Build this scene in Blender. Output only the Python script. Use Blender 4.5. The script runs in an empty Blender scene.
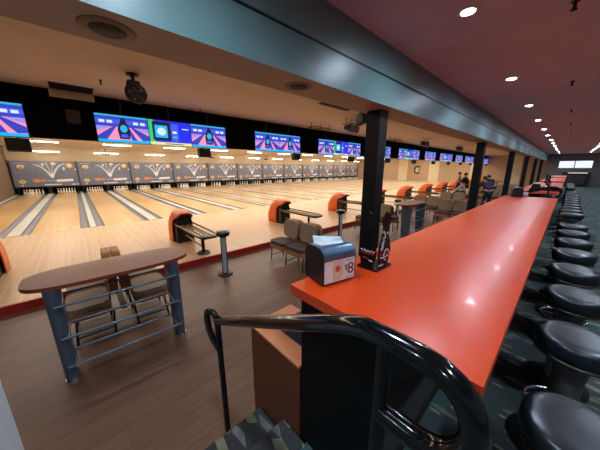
import bpy, bmesh, math, random
from mathutils import Vector, Matrix
random.seed(7)
PI = math.pi
COL = bpy.context.scene.collection
ORD = ['first','second','third','fourth','fifth','sixth','seventh','eighth','ninth','tenth','eleventh','twelfth','thirteenth','fourteenth','fifteenth',
       'sixteenth','seventeenth','eighteenth','nineteenth','twentieth','twenty-first','twenty-second','twenty-third', 'twenty-fourth']

# ------------------------------------------------------------------ materials
def lin(c):
    return tuple((v/255/12.92 if v/255 <= .04045 else ((v/255+.055)/1.055)**2.4) for v in c)
def new_mat(name):
    m = bpy.data.materials.new(name); m.use_nodes = True
    nt = m.node_tree; b = nt.nodes['Principled BSDF']
    return m, nt, b
def mat(name, rgb, rough=.5, metal=0, noise=.08, scale=30, coat=0, spec=.5, bump=0):
    """plain procedural surface: colour with a little noise"""
    m, nt, b = new_mat(name)
    c = lin(rgb)
    tc = nt.nodes.new('ShaderNodeTexCoord'); n = nt.nodes.new('ShaderNodeTexNoise'); n.inputs['Scale'].default_value = scale
    n.inputs['Detail'].default_value = 3
    nt.links.new(tc.outputs['Object'], n.inputs['Vector'])
    r = nt.nodes.new('ShaderNodeValToRGB')
    r.color_ramp.elements[0].position = .3; r.color_ramp.elements[1].position = .7
    r.color_ramp.elements[0].color = (*[v*(1-noise) for v in c], 1); r.color_ramp.elements[1].color = (*[min(1, v*(1+noise)) for v in c], 1)
    nt.links.new(n.outputs['Fac'], r.inputs['Fac']); nt.links.new(r.outputs['Color'], b.inputs['Base Color'])
    b.inputs['Roughness'].default_value = rough; b.inputs['Metallic'].default_value = metal
    b.inputs['Coat Weight'].default_value = coat; b.inputs['Specular IOR Level'].default_value = spec
    if bump:
        bp = nt.nodes.new('ShaderNodeBump'); bp.inputs['Strength'].default_value = bump; bp.inputs['Distance'].default_value = .01
        nt.links.new(n.outputs['Fac'], bp.inputs['Height']); nt.links.new(bp.outputs['Normal'], b.inputs['Normal'])
    return m
def emit(name, rgb, strength):
    m, nt, b = new_mat(name)
    b.inputs['Base Color'].default_value = (.02, .02, .02, 1)
    b.inputs['Emission Color'].default_value = (*lin(rgb), 1); b.inputs['Emission Strength'].default_value = strength
    b.inputs['Roughness'].default_value = .4
    return m
def planks(name, c1, c2, bw, bl, rough, axis='X', mortar=.004, grain=.25, coat=0, mrgb=None, nscale=(3, 60, 1)):
    """boards running along axis"""
    m, nt, b = new_mat(name)
    tc = nt.nodes.new('ShaderNodeTexCoord'); mp = nt.nodes.new('ShaderNodeMapping')
    nt.links.new(tc.outputs['Object'], mp.inputs['Vector'])
    if axis == 'Y': mp.inputs['Rotation'].default_value = (0, 0, PI/2)
    br = nt.nodes.new('ShaderNodeTexBrick')
    br.inputs['Scale'].default_value = 1; br.inputs['Brick Width'].default_value = bl; br.inputs['Row Height'].default_value = bw
    br.inputs['Mortar Size'].default_value = mortar; br.offset = .37; br.inputs['Bias'].default_value = 0
    br.inputs['Color1'].default_value = (*lin(c1), 1); br.inputs['Color2'].default_value = (*lin(c2), 1)
    br.inputs['Mortar'].default_value = (*(lin(mrgb) if mrgb else [v*.55 for v in lin(c2)]), 1)
    nt.links.new(mp.outputs['Vector'], br.inputs['Vector'])
    mp2 = nt.nodes.new('ShaderNodeMapping'); mp2.inputs['Scale'].default_value = nscale
    nt.links.new(mp.outputs['Vector'], mp2.inputs['Vector'])
    n = nt.nodes.new('ShaderNodeTexNoise'); n.inputs['Scale'].default_value = 1; n.inputs['Detail'].default_value = 5
    nt.links.new(mp2.outputs['Vector'], n.inputs['Vector'])
    r = nt.nodes.new('ShaderNodeMapRange'); r.inputs['From Min'].default_value = .25; r.inputs['From Max'].default_value = .75
    r.inputs['To Min'].default_value = 1-grain; r.inputs['To Max'].default_value = 1+grain
    nt.links.new(n.outputs['Fac'], r.inputs['Value'])
    mx = nt.nodes.new('ShaderNodeVectorMath'); mx.operation = 'SCALE'
    nt.links.new(br.outputs['Color'], mx.inputs[0]); nt.links.new(r.outputs['Result'], mx.inputs['Scale'])
    nt.links.new(mx.outputs['Vector'], b.inputs['Base Color'])
    b.inputs['Roughness'].default_value = rough; b.inputs['Coat Weight'].default_value = coat; b.inputs['Coat Roughness'].default_value = .2
    return m
def carpet_mat(name, base, marks):
    """dark carpet with scattered angular strokes"""
    m, nt, b = new_mat(name)
    tc = nt.nodes.new('ShaderNodeTexCoord')
    prev = None
    nz = nt.nodes.new('ShaderNodeTexNoise'); nz.inputs['Scale'].default_value = 90
    nt.links.new(tc.outputs['Object'], nz.inputs['Vector'])
    r0 = nt.nodes.new('ShaderNodeValToRGB'); r0.color_ramp.elements[0].color = (*[v*.6 for v in lin(base)], 1); r0.color_ramp.elements[1].color = (*[v*1.4 for v in lin(base)], 1)
    nt.links.new(nz.outputs['Fac'], r0.inputs['Fac']); prev = r0.outputs['Color']
    for i, (rgb, rot, sc, thr) in enumerate(marks):
        mp = nt.nodes.new('ShaderNodeMapping'); mp.inputs['Rotation'].default_value = (0, 0, rot); mp.inputs['Scale'].default_value = sc
        mp.inputs['Location'].default_value = (i*3.7, i*1.9, 0)
        nt.links.new(tc.outputs['Object'], mp.inputs['Vector'])
        v = nt.nodes.new('ShaderNodeTexVoronoi'); v.distance = 'CHEBYCHEV'; v.inputs['Scale'].default_value = 1; v.inputs['Randomness'].default_value = .9
        nt.links.new(mp.outputs['Vector'], v.inputs['Vector'])
        lt = nt.nodes.new('ShaderNodeMath'); lt.operation = 'LESS_THAN'; lt.inputs[1].default_value = thr
        nt.links.new(v.outputs['Distance'], lt.inputs[0])
        n2 = nt.nodes.new('ShaderNodeTexNoise'); n2.inputs['Scale'].default_value = 14; nt.links.new(tc.outputs['Object'], n2.inputs['Vector'])
        mu = nt.nodes.new('ShaderNodeMath'); mu.operation = 'MULTIPLY'; nt.links.new(lt.outputs[0], mu.inputs[0]); nt.links.new(n2.outputs['Fac'], mu.inputs[1])
        mix = nt.nodes.new('ShaderNodeMix'); mix.data_type = 'RGBA'
        nt.links.new(mu.outputs[0], mix.inputs['Factor']); nt.links.new(prev, mix.inputs['A']); mix.inputs['B'].default_value = (*lin(rgb), 1)
        prev = mix.outputs['Result']
    nt.links.new(prev, b.inputs['Base Color']); b.inputs['Roughness'].default_value = .95; b.inputs['Specular IOR Level'].default_value = .2
    return m

M = {}
M['approach'] = planks('maple approach boards', (206, 176, 138), (192, 158, 118), .055, 1.4, .38, 'X', .0015, .12, .15)
M['lane'] = planks('maple lane boards', (218, 184, 128), (206, 166, 108), .045, 2.6, .27, 'X', .001, .16, .12)
M['vinyl'] = planks('brown wood plank vinyl', (100, 70, 54), (88, 60, 45), .15, 1.2, .42, 'Y', .0012, .26, .0, None, (2, 26, 1))
M['carpet'] = carpet_mat('dark patterned carpet', (60, 68, 68), [((40, 82, 82), .2, (2.2, 3, 1), .25), ((146, 136, 108), .5, (3.2, 11, 1), .2), ((134, 140, 108), -.9, (2.6, 11, 1), .18), ((176, 160, 140), 1.3, (5, 18, 1), .16)])
M['step_carpet'] = carpet_mat('step carpet', (58, 58, 60), [((44, 66, 66), .9, (3, 5, 1), .25), ((150, 150, 112), .3, (4, 11, 1), .3), ((128, 128, 124), -.5, (3, 12, 1), .26)])
M['teal'] = mat('teal painted beam', (98, 128, 130), .36, 0, .05, 6)
M['groove'] = mat('dark trim strip', (18, 22, 24), .5)
M['soffit'] = mat('brown painted soffit', (176, 150, 136), .6, 0, .04, 4)
M['hall_ceiling'] = mat('tan hall ceiling', (216, 196, 168), .8, 0, .04, 3)
M['plum_ceiling'] = mat('plum painted ceiling', (206, 194, 206), .75, 0, .05, 3)
M['tan_wall'] = mat('tan wall paint', (176, 156, 128), .7, 0, .04, 3)
M['tan_panel'] = mat('rose tan wall panel', (188, 162, 132), .7, 0, .04, 3)
M['pale_panel'] = mat('pale wall panel', (226, 214, 178), .7, 0, .08, 6)
M['brown_wall'] = mat('brown grey side wall', (124, 100, 82), .7, 0, .06, 5)
M['grey_wall'] = mat('charcoal end wall', (116, 112, 114), .8, 0, .06, 3)
M['slate_paint'] = mat('pale slate paint', (190, 200, 206), .6, 0, .04, 8)
M['dark_wall'] = mat('dark wall', (52, 48, 46), .8)
M['black'] = mat('matte black', (14, 14, 15), .75)
M['dark_laminate'] = mat('near black laminate', (9, 11, 12), .5, 0, .08, 30, 0, .2)
M['column_paint'] = mat('black column paint', (12, 12, 14), .45, 0, .08, 30, 0, .3)
M['curtain'] = mat('black masking', (6, 6, 7), .95, spec=.1)
M['black_gloss'] = mat('gloss black paint', (10, 10, 12), .12, 0, .05, 20, .6)
M['black_satin'] = mat('satin black', (16, 16, 18), .4)
M['black_vinyl'] = mat('black vinyl upholstery', (26, 30, 36), .32, 0, .1, 40, 0)
M['red_trim'] = mat('red step nosing', (168, 34, 32), .45)
M['bar'] = mat('orange laminate', (204, 62, 14), .285, 0, .03, 12, .06, .4)
M['bar'].node_tree.nodes['Principled BSDF'].inputs['Coat Roughness'].default_value = .05
M['bar_edge'] = mat('orange laminate edge', (206, 66, 30), .35)
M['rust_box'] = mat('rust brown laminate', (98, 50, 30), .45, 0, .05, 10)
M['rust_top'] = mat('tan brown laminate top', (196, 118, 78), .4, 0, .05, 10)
M['navy'] = mat('dark navy cloth', (26, 38, 62), .8)
M['chrome'] = mat('brushed chrome', (190, 192, 196), .22, 1)
M['pale_metal'] = mat('pale brushed metal', (186, 192, 196), .45, .3)
M['slate_metal'] = mat('slate metal', (84, 96, 110), .38, .4, .06, 20)
M['pole_grey'] = mat('brown grey metal', (92, 86, 86), .45, .4)
M['steel_blue'] = mat('blue grey metal', (104, 117, 132), .35, .5, .06, 20)
M['slab'] = mat('brown laminate table', (134, 94, 74), .35, 0, .1, 22)
M['slab_edge'] = mat('red brown edging', (132, 52, 36), .4)
M['gutter'] = mat('grey gutter plastic', (118, 124, 134), .4, 0, .06, 8)
M['cap'] = mat('pale grey lane capping', (204, 204, 200), .35, 0, .05, 5)
M['pin'] = mat('white pin coating', (238, 236, 230), .25)
M['pin_red'] = mat('red neck stripe', (190, 30, 30), .3)
M['mural'] = mat('blue grey mural ground', (112, 118, 138), .5, 0, .16, 9)
M['mural_line'] = mat('light mural line', (200, 206, 216), .5)
M['mural_white'] = mat('white mural print', (232, 232, 232), .5)
M['mural_cream'] = mat('cream mural print', (226, 206, 150), .5)
M['mural_orange'] = mat('orange mural print', (208, 150, 84), .5)
M['mural_dim'] = mat('mauve mural print', (146, 132, 142), .5)
M['mask_edge'] = mat('dark grey divider', (64, 66, 74), .5)
M['orange'] = mat('orange hood plastic', (224, 98, 22), .38, 0, .05, 14)
M['rail_metal'] = mat('dark bronze rail', (88, 80, 72), .3, .7)
M['tray'] = mat('taupe tray bed', (176, 152, 122), .5)
M['seat_back'] = mat('olive grey upholstery', (146, 130, 108), .8, 0, .12, 60)
M['seat_pad'] = mat('dark plum upholstery', (66, 52, 54), .75, 0, .12, 60)
M['seat_edge'] = mat('tan brown seat shell', (164, 104, 62), .55, 0, .08, 20)
M['seat_taupe'] = mat('taupe upholstery', (132, 120, 106), .8, 0, .12, 60)
M['white_plastic'] = mat('white plastic', (222, 222, 220), .5)
M['paper'] = mat('white paper', (190, 194, 198), .8)
M['ad_card'] = mat('white printed card', (226, 218, 216), .5)
M['ad_peach'] = mat('peach print', (222, 186, 168), .5)
M['ad_red'] = mat('orange red print', (214, 96, 70), .5)
M['ad_ink'] = mat('dark red ink', (96, 24, 26), .5)
M['ad_grey'] = mat('grey ink', (120, 110, 112), .5)
M['lid_metal'] = mat('blue grey brushed lid', (100, 122, 146), .28, .7)
M['grille'] = mat('dark grille', (58, 48, 44), .7)
M['speaker_rim'] = mat('taupe speaker rim', (142, 112, 98), .6)
M['skin'] = mat('skin', (190, 140, 112), .6)
M['hair'] = mat('dark hair', (24, 18, 16), .7)
M['denim'] = mat('dark trousers', (36, 38, 48), .85)
M['shirt_grey'] = mat('pale grey shirt', (168, 176, 184), .85)
M['shirt_black'] = mat('black top', (22, 22, 26), .85)
M['shirt_purple'] = mat('dark purple top', (48, 40, 66), .85)
M['shirt_pink'] = mat('dusty pink top', (168, 122, 112), .85)
M['shoe'] = mat('dark shoe', (30, 28, 28), .6)
M['strip'] = emit('lit fluorescent tube', (255, 240, 220), 50)
M['downlight'] = emit('lit downlight lens', (226, 240, 255), 170)
M['window'] = emit('bright daylight pane', (240, 246, 255), 1.05)
M['counter_glow'] = emit('lit counter strip', (255, 240, 225), 1.2)
TVS = 1.25
for k, c in dict(sky=(60, 84, 214), cyan=(0, 170, 240), pink=(226, 140, 176), blue=(48, 60, 176), navy=(8, 14, 60), teal=(30, 170, 214), green=(40, 190, 110), yellow=(214, 214, 150),
                 deep=(24, 40, 220), white=(196, 216, 250), lilac=(150, 130, 224)).items():
    M['tv_'+k] = emit('screen '+k, c, TVS)

# ------------------------------------------------------------------ mesh builder
class MB:
    def __init__(s): s.v = []; s.f = []; s.m = []; s.sm = []
    def add(s, vs, fs, m=0, smooth=False):
        b = len(s.v); s.v += [tuple(v) for v in vs]
        for f in fs: s.f.append([b+i for i in f]); s.m.append(m); s.sm.append(smooth)
        return s
    def box(s, x0, x1, y0, y1, z0, z1, m=0):
        vs = [(x0,y0,z0),(x1,y0,z0),(x1,y1,z0),(x0,y1,z0),(x0,y0,z1),(x1,y0,z1),(x1,y1,z1),(x0,y1,z1)]
        return s.add(vs, [(3,2,1,0),(4,5,6,7),(0,1,5,4),(1,2,6,5),(2,3,7,6),(3,0,4,7)], m)
    def quad(s, a, b, c, d, m=0): return s.add([a, b, c, d], [(0,1,2,3)], m)
    def tube(s, pts, r, n=10, closed=False, m=0, caps=True):
        pts = [Vector(p) for p in pts]; N = len(pts); rs = r if isinstance(r, (list, tuple)) else [r]*N
        rings = []; ref = None
        for i, p in enumerate(pts):
            if closed: t = (pts[(i+1) % N]-pts[i-1])
            else: t = pts[min(i+1, N-1)]-pts[max(i-1, 0)]
            t.normalize()
            if ref is None:
                ref = Vector((0,0,1)) if abs(t.z) < .9 else Vector((1,0,0))
            u = ref - t*ref.dot(t)
            if u.length < 1e-5: u = t.orthogonal()
            u.normalize(); w = t.cross(u); ref = u
            rings.append([p+(u*math.cos(2*PI*k/n)+w*math.sin(2*PI*k/n))*rs[i] for k in range(n)])
        vs = [v for rg in rings for v in rg]; fs = []
        for i in range(N if closed else N-1):
            a, b = i*n, ((i+1) % N)*n
            for k in range(n): fs.append((a+k, a+(k+1) % n, b+(k+1) % n, b+k))
        s.add(vs, fs, m, True)
        if caps and not closed:
            s.add(rings[0], [tuple(range(n))[::-1]], m); s.add(rings[-1], [tuple(range(n))], m)
        return s
    def lathe(s, prof, c=(0,0,0), n=24, m=0, sx=1, sy=1, smooth=True):
        cap = prof[0] != prof[-1]
        vs = []; fs = []
        for r, z in prof:
            for k in range(n): a = 2*PI*k/n; vs.append((c[0]+r*sx*math.cos(a), c[1]+r*sy*math.sin(a), c[2]+z))
        for i in range(len(prof)-1):
            for k in range(n): fs.append((i*n+k, i*n+(k+1) % n, (i+1)*n+(k+1) % n, (i+1)*n+k))
        if cap and prof[0][0] > 1e-6: fs.append(tuple(range(n))[::-1])
        if cap and prof[-1][0] > 1e-6: fs.append(tuple((len(prof)-1)*n+k for k in range(n)))
        return s.add(vs, fs, m, smooth)
    def prism(s, poly, h0, h1, axis='z', m=0, mside=None, smooth=False):
        """poly 2D; axis the extrusion direction: z:(x,y) y:(x,z) x:(y,z)"""
        def P(p, h): return {'z': (p[0], p[1], h), 'y': (p[0], h, p[1]), 'x': (h, p[0], p[1])}[axis]
        n = len(poly); a = [P(p, h0) for p in poly]; b = [P(p, h1) for p in poly]
        s.add(a, [tuple(range(n))[::-1]], m); s.add(b, [tuple(range(n))], m)
        s.add(a+b, [(i, (i+1) % n, n+(i+1) % n, n+i) for i in range(n)], m if mside is None else mside, smooth)
        return s
    def build(s, name, mats, parent=None, loc=None, bevel=0, seg=2):
        me = bpy.data.meshes.new(name); me.from_pydata(s.v, [], s.f)
        for mm in (mats if isinstance(mats, (list, tuple)) else [mats]): me.materials.append(M[mm] if isinstance(mm, str) else mm)
        for p, mi, sm in zip(me.polygons, s.m, s.sm): p.material_index = mi; p.use_smooth = sm
        bm = bmesh.new(); bm.from_mesh(me)
        if not getattr(s, 'flat', False): bmesh.ops.recalc_face_normals(bm, faces=bm.faces)
        bm.to_mesh(me); bm.free()
        o = bpy.data.objects.new(name, me); COL.objects.link(o)
        if parent: o.parent = parent
        if loc: o.location = loc
        if bevel:
            md = o.modifiers.new('b', 'BEVEL'); md.width = bevel; md.segments = seg; md.limit_method = 'ANGLE'; md.angle_limit = .6
        return o
def tag(o, label, cat, group=None, kind=None):
    o['label'] = label; o['category'] = cat
    if group: o['group'] = group
    if kind: o['kind'] = kind
    return o
def thing(name, label, cat, loc=(0,0,0), rz=0, group=None):
    o = bpy.data.objects.new(name, None); COL.objects.link(o); o.empty_display_size = .1
    o.location = loc; o.rotation_euler = (0, 0, rz)
    return tag(o, label, cat, group)
def struct(name, mb, mats, label=None, bevel=0):
    o = mb.build(name, mats, bevel=bevel); o['kind'] = 'structure'
    if label: o['label'] = label; o['category'] = name.split('_')[0]
    return o
def dup(root, loc, label, rz=None, parent=None):
    c = root.copy(); COL.objects.link(c)
    if parent: c.parent = parent
    else:
        c.location = loc; c['label'] = label
        if rz is not None: c.rotation_euler = (0, 0, rz)
    for ch in list(root.children): dup(ch, None, None, None, c)
    return c
def B(x0, x1, y0, y1, z0, z1): return MB().box(x0, x1, y0, y1, z0, z1)
def disc2(cu, cv, ru, rv, n=16): return [(cu+ru*math.cos(2*PI*k/n), cv+rv*math.sin(2*PI*k/n)) for k in range(n)]

# ------------------------------------------------------------------ key measures (metres; approach top is z = 0)
EYE = 1.82
ZF = -.12           # seating floor
ZC = .20            # concourse floor
ZB = 1.235          # counter top
ZH, ZP = 3.31, 3.18 # hall ceiling, concourse ceiling
YL, YE = -3.3, 37.6 # side wall, hall end wall
FOUL, PIT = -9.95, -25.6
PITCH = 3.39
NP = 12             # lane pairs
Y0 = 1.86           # centre of the second pair
def pair_y(k): return Y0+PITCH*k     # k = -1 first pair
XB0, XB1 = -.875, -.058              # counter edges

# ------------------------------------------------------------------ shell
struct('approach_floor', B(FOUL, -4.87, YL, YE, -.3, 0), 'approach')
struct('seating_floor', B(-4.83, -.80, -5, YE, -.3, ZF), 'vinyl')
struct('trim_1', B(-4.875, -4.83, YL, YE, -.3, .003), 'red_trim', 'red painted riser along the edge of the bowling approach')
struct('lane_bed_floor', B(-27.6, FOUL, YL, YE, -.3, -.09), 'black')
struct('concourse_floor', B(-.80, 5, -5, 34.5, -.3, ZC), 'carpet')
struct('ceiling', B(-27.7, -1.61, -5, YE+.2, ZH, ZH+.1), 'hall_ceiling')
struct('concourse_ceiling', B(-1.605, 5.2, -5, 34.7, ZP, ZP+.15), 'plum_ceiling')
bm_ = MB()
bm_.quad((-1.605, -5, 2.55), (-1.605, 35.2, 2.55), (-1.605, 35.2, ZH+.05), (-1.605, -5, ZH+.05), 0)
bm_.quad((-2.01, -5, 2.55), (-1.605, -5, 2.55), (-1.605, 35.2, 2.55), (-2.01, 35.2, 2.55), 1)
bm_.quad((-2.01, -5, 2.55), (-2.01, 35.2, 2.55), (-2.01, 35.2, ZH+.05), (-2.01, -5, ZH+.05), 2)
bm_.quad((-2.01, -5, 2.55), (-1.605, -5, 2.55), (-1.605, -5, ZH+.05), (-2.01, -5, ZH+.05), 0)
bm_.quad((-2.01, 35.2, 2.55), (-1.605, 35.2, 2.55), (-1.605, 35.2, ZH+.05), (-2.01, 35.2, ZH+.05), 0)
bm_.quad((-2.01, -5, ZH+.05), (-1.605, -5, ZH+.05), (-1.605, 35.2, ZH+.05), (-2.01, 35.2, ZH+.05), 0)
struct('ceiling_beam', bm_, ['teal', 'soffit', 'hall_ceiling'])
struct('trim_2', B(-1.603, -1.596, -5, 35.2, 2.848, 2.862), 'groove', 'thin dark seam strip running along the teal beam')
# side walls
struct('wall_left', B(-27.6, -4.9, YL-.15, YL, -.3, ZH), 'brown_wall')
#struct('wall_back', B(-27.7, 5, -5.15, -5, -.3, ZH), 'dark_wall')
#struct('wall_right', B(5, 5.15, -5, 34.6, -.3, ZH), 'dark_wall')
struct('wall_end', MB().box(-27.6, -1.6, YE, YE+.15, -.3, ZH), 'tan_panel')
struct('wall_concourse_end', B(-1.6, 5, 34.4, 34.55, -.3, ZH), 'grey_wall')
struct('wall_pinside', B(-27.75, -27.6, YL, YE, -.3, ZH), 'black')
# wall above the masking units
struct('wall_fascia', B(-25.9, -25.75, YL, YE, 2.2, ZH), 'tan_wall')
i = 3
for x0, x1 in ((-18.1, -16.7), (-13.6, -12.3), (-8.6, -7.6), (-4.6, -3.7)):
    struct('trim_%d' % i, B(x0, x1, YE-.03, YE, -.02, ZH), 'pale_panel', 'pale vertical stripe panel on the far tan wall'); i += 1
struct('wall_counter', B(-.855, -.80, .80, 34.4, -.3, ZC), 'dark_laminate')
struct('wall_partition', B(-1.49, -.84, -1.0, -.372, -.3, 1.12), 'slate_paint')
# valance over the lanes
struct('wall_valance', B(-7.1, -7.0, YL, YE, 2.40, ZH), 'curtain', 'black masking band hanging from the ceiling behind the screens')
# columns
COLY = (3.06, 8.8, 14.5, 20.3, 26.1, 31.9)
for n, y in enumerate(COLY):
    o = struct('column', B(-1.93, -1.73, y-.1, y+.1, -.3, 2.552), 'column_paint', bevel=.006)

# windows at the far end
for n, (a, b_) in enumerate(((-.74, .24), (.30, 1.34))):
    f = MB().box(a-.03, b_+.03, 34.36, 34.4, 1.84, 2.53, 0)
    f.box(a, b_, 34.352, 34.361, 1.87, 2.5, 1)
    struct('window_%d' % (n+1), f, ['black_satin', 'window'], ('first' if n == 0 else 'second')+' bright window high on the dark end wall')

# ------------------------------------------------------------------ stairs, railing, box
st = thing('staircase', 'short carpeted stair beside the rust brown box', 'stairs', (0, 0, 0))
MB().box(-1.30, -1.01, -.368, .775, ZF, .04).build('step', 'step_carpet', st, bevel=.012)
MB().box(-1.01, -.805, -.368, .775, ZF, ZC).build('step', 'step_carpet', st, bevel=.012)

def handrail(name, label, yo):
    r = thing(name, label, 'railing', (0, yo, 0), 0, 'black stair railings')
    R = .031
    arc = []
    def ar(cx, cz, rad, a0, a1, n=8): return [(cx+rad*math.cos(math.radians(a0+(a1-a0)*k/n)), 0, cz+rad*math.sin(math.radians(a0+(a1-a0)*k/n))) for k in range(n+1)]
    top = [(-1.40, 0, .845), (-1.2, 0, .945), (-.8, 0, 1.145), (-.42, 0, 1.335)] + [(-.36, 0, 1.362), (-.315, 0, 1.376), (-.25, 0, 1.38), (-.17, 0, 1.38)] + ar(-.16, 1.26, .12, 90, -90, 10) + [(-.2, 0, 1.14), (-.25, 0, 1.14)]
    MB().tube(top, R, 14).build('top_rail', 'black_gloss', r)
    MB().tube([(-1.40, 0, .845), (-1.43, -.008, .885), (-1.465, -.018, .895), (-1.50, -.025, .875), (-1.51, -.028, .83), (-1.505, -.025, .74), (-1.475, -.015, .67), (-1.422, 0, .61)], .022, 12).build('end_loop', 'black_gloss', r)
    p = MB().tube([(-1.418, .012, ZF), (-1.41, .0, .845)], .02, 12)
    p.build('post', 'black_satin', r)
    p = MB().tube([(-.255, 0, ZC), (-.255, 0, 1.37)], .021, 12); p.lathe([(.045, 0), (.045, .012), (.024, .02)], (-.255, 0, ZC), 16)
    p.build('post', 'black_satin', r)
    return r
hr = handrail('stair_railing', 'gloss black stair railing in front of the near end of the orange counter', .545)
dup(hr, (0, 8.35, 0), 'gloss black stair railing at the gap where the second orange counter starts')
bx = thing('side_box', 'rust brown laminate box standing beside the carpeted steps', 'box', (0, 0, 0))
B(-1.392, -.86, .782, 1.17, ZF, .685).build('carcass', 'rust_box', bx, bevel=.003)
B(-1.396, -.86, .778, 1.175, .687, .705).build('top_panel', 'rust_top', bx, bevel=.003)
b = MB()
b.prism([(-1.2, .707), (-.878, .707), (-.878, .93), (-.92, .95), (-1.05, .88), (-1.16, .80), (-1.2, .74)], .90, 1.16, 'y')
o = b.build('cloth_bag', 'navy', bevel=.03, seg=3); tag(o, 'dark navy bundle lying on the rust brown box against the counter', 'bag')

# ------------------------------------------------------------------ counters
def counter(y0, y1, label):
    c = thing('bar_counter', label, 'counter', (0, y0, 0), 0, 'orange drink counters')
    L = y1-y0
    MB().prism([(XB0, 0), (XB1, 0), (XB1, L), (XB0, L)], ZB-.052, ZB, 'z', 0, 1).build('worktop', ['bar', 'bar_edge'], c, bevel=.004)
    B(-.845, -.40, .05, L-.05, ZC, ZB-.052).build('body', 'dark_laminate', c)
    B(-.40, -.385, .05, L-.05, ZC, ZC+.1).build('kick_plate', 'black', c)
    B(-.3985, -.39, .05, L-.05, ZC+.11, ZB-.07).build('front_panel', 'dark_wall', c)
    return c
counter(.735, 7.05, 'long orange topped counter nearest the black railing')
counter(8.75, 15.0, 'second orange counter along the row, past the stair gap')
counter(16.6, 23.0, 'third orange counter along the row')
counter(24.6, 31.0, 'last orange counter before the end wall')

# ------------------------------------------------------------------ stools
def make_stool(loc, label):
    s = thing('bar_stool', label, 'stool', loc, 0, 'round black stools along the orange counter')
    MB().lathe([(.0, .66), (.145, .66), (.16, .672), (.166, .70), (.166, .73), (.160, .746), (.147, .754), (.09, .758), (0, .759)], n=32).build('seat', 'black_vinyl', s)
    MB().lathe([(.14, .645), (.158, .645), (.162, .654), (.158, .662), (.14, .662), (.14, .645)], n=32).build('seat_ring', 'rail_metal', s)
    MB().lathe([(.13, .644), (.13, .63), (.075, .60), (.062, .5), (.062, .12), (.09, .06)], n=20).build('pedestal', 'pole_grey', s)
    MB().lathe([(.19, 0), (.19, .02), (.15, .04), (.06, .062)], n=28).build('base', 'black_satin', s)
    MB().tube([(.15*math.cos(a*PI/8), .15*math.sin(a*PI/8), .28) for a in range(16)], .009, 8, True).tube([(-.15, 0, .28), (.15, 0, .28)], .008, 8).build('foot_ring', 'chrome', s)
    return s
sy = [1.14, 1.83, 2.5, 3.14, 3.80, 4.42, 5.03, 5.62]
sy2 = [7.1, 7.7, 8.3, 8.95] + [9.6+.64*k for k in range(8)]
sy3 = [16.9+.72*k for k in range(8)]
s0 = make_stool((.19, sy[0], ZC), 'round black stool closest to the black railing')
for k, y in enumerate(sy[1:]): dup(s0, (.188, y, ZC), ORD[k+1]+' round black stool from the railing in the near group')
for k, y in enumerate(sy2): dup(s0, (.188, y, ZC), ORD[k]+' round black stool of the middle group along the counters')
for k, y in enumerate(sy3): dup(s0, (.188, y, ZC), ORD[k]+' round black stool of the far group along the counters')

# ------------------------------------------------------------------ napkin dispenser, pin display
def text(name, body, size, loc, rot, m, parent, extr=.0006):
    cu = bpy.data.curves.new(name, 'FONT'); cu.body = body; cu.size = size; cu.extrude = extr; cu.align_x = 'CENTER'; cu.align_y = 'CENTER'
    t = bpy.data.objects.new(name, cu); me = bpy.data.meshes.new_from_object(t); bpy.data.objects.remove(t)
    me.materials.clear(); me.materials.append(M[m])
    o = bpy.data.objects.new(name, me); COL.objects.link(o); o.parent = parent; o.location = loc; o.rotation_euler = rot
    return o
def dispenser(loc, rz, label):
    # local: front (card) faces +x ; width along y
    d = thing('napkin_dispenser', label, 'napkin dispenser', loc, rz, 'napkin dispensers on the counters')
    prof = [(-.085, .008), (.075, .008), (.085, .018), (.085, .135)]
    SQ = lambda a, rx, rz: (rx*math.copysign(abs(math.cos(a))**.62, math.cos(a)), .135+rz*abs(math.sin(a))**.75)
    prof += [SQ(a*PI/20, .085, .062) for a in range(1, 20)] + [(-.085, .135)]
    MB().prism(prof, -.105, -.088, 'y').build('side_shell', 'black_satin', d, bevel=.003)
    MB().prism(prof, .088, .105, 'y').build('side_shell', 'black_satin', d, bevel=.003)
    MB().prism([(p[0]*.95, .01+(p[1]-.01)*.96) for p in prof], -.088, .088, 'y').build('casing', 'black_satin', d)
    top = [SQ(a*PI/20, .0875, .0635) for a in range(0, 18)]
    inn = [SQ(a*PI/20, .082, .058) for a in range(0, 18)][::-1]
    MB().prism(top+inn, -.1, .1, 'y', smooth=False).build('lid', 'lid_metal', d, bevel=.001)
    card = MB().box(.081, .0868, -.098, .098, .016, .132).build('advert_card', 'ad_card', d)
    ph = MB().box(.0868, .0872, -.045, .02, .022, .126, 0)
    ph.prism(disc2(-.012, .062, .02, .03), .0872, .0876, 'x', 1); ph.prism(disc2(-.014, .085, .017, .018), .0876, .088, 'x', 2)
    ph.build('advert_photo', ['ad_peach', 'mural_cream', 'ad_red'], card)
    t = text('price', '$', .042, (.0872, .042, .082), (PI/2, 0, PI/2), 'ad_ink', card)
    t = text('price', '8', .088, (.0872, .072, .07), (PI/2, 0, PI/2), 'ad_ink', card)
    ln = MB()
    ln.box(.0868, .0872, .035, .088, .119, .1225); ln.box(.0868, .0872, .04, .085, .024, .027); ln.build('printed_lines', 'ad_grey', card)
    nk = MB(); pts = [(-.03, -.07), (.02, -.075), (.035, .05), (-.02, .075)]
    vs = [(-.03, -.085, .20), (.02, -.07, .199), (.035, .06, .20), (-.01, .09, .199), (-.002, -.02, .207), (-.06, -.075, .236), (-.055, -.03, .226), (-.02, .085, .216)]
    nk.add(vs, [(0, 1, 4), (1, 2, 4), (2, 3, 4), (3, 7, 4), (5, 0, 4), (5, 4, 6), (6, 4, 7)])
    nk.flat = True
    o = nk.build('napkin', 'paper', d); md = o.modifiers.new('s', 'SOLIDIFY'); md.thickness = .003
    return d
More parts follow.
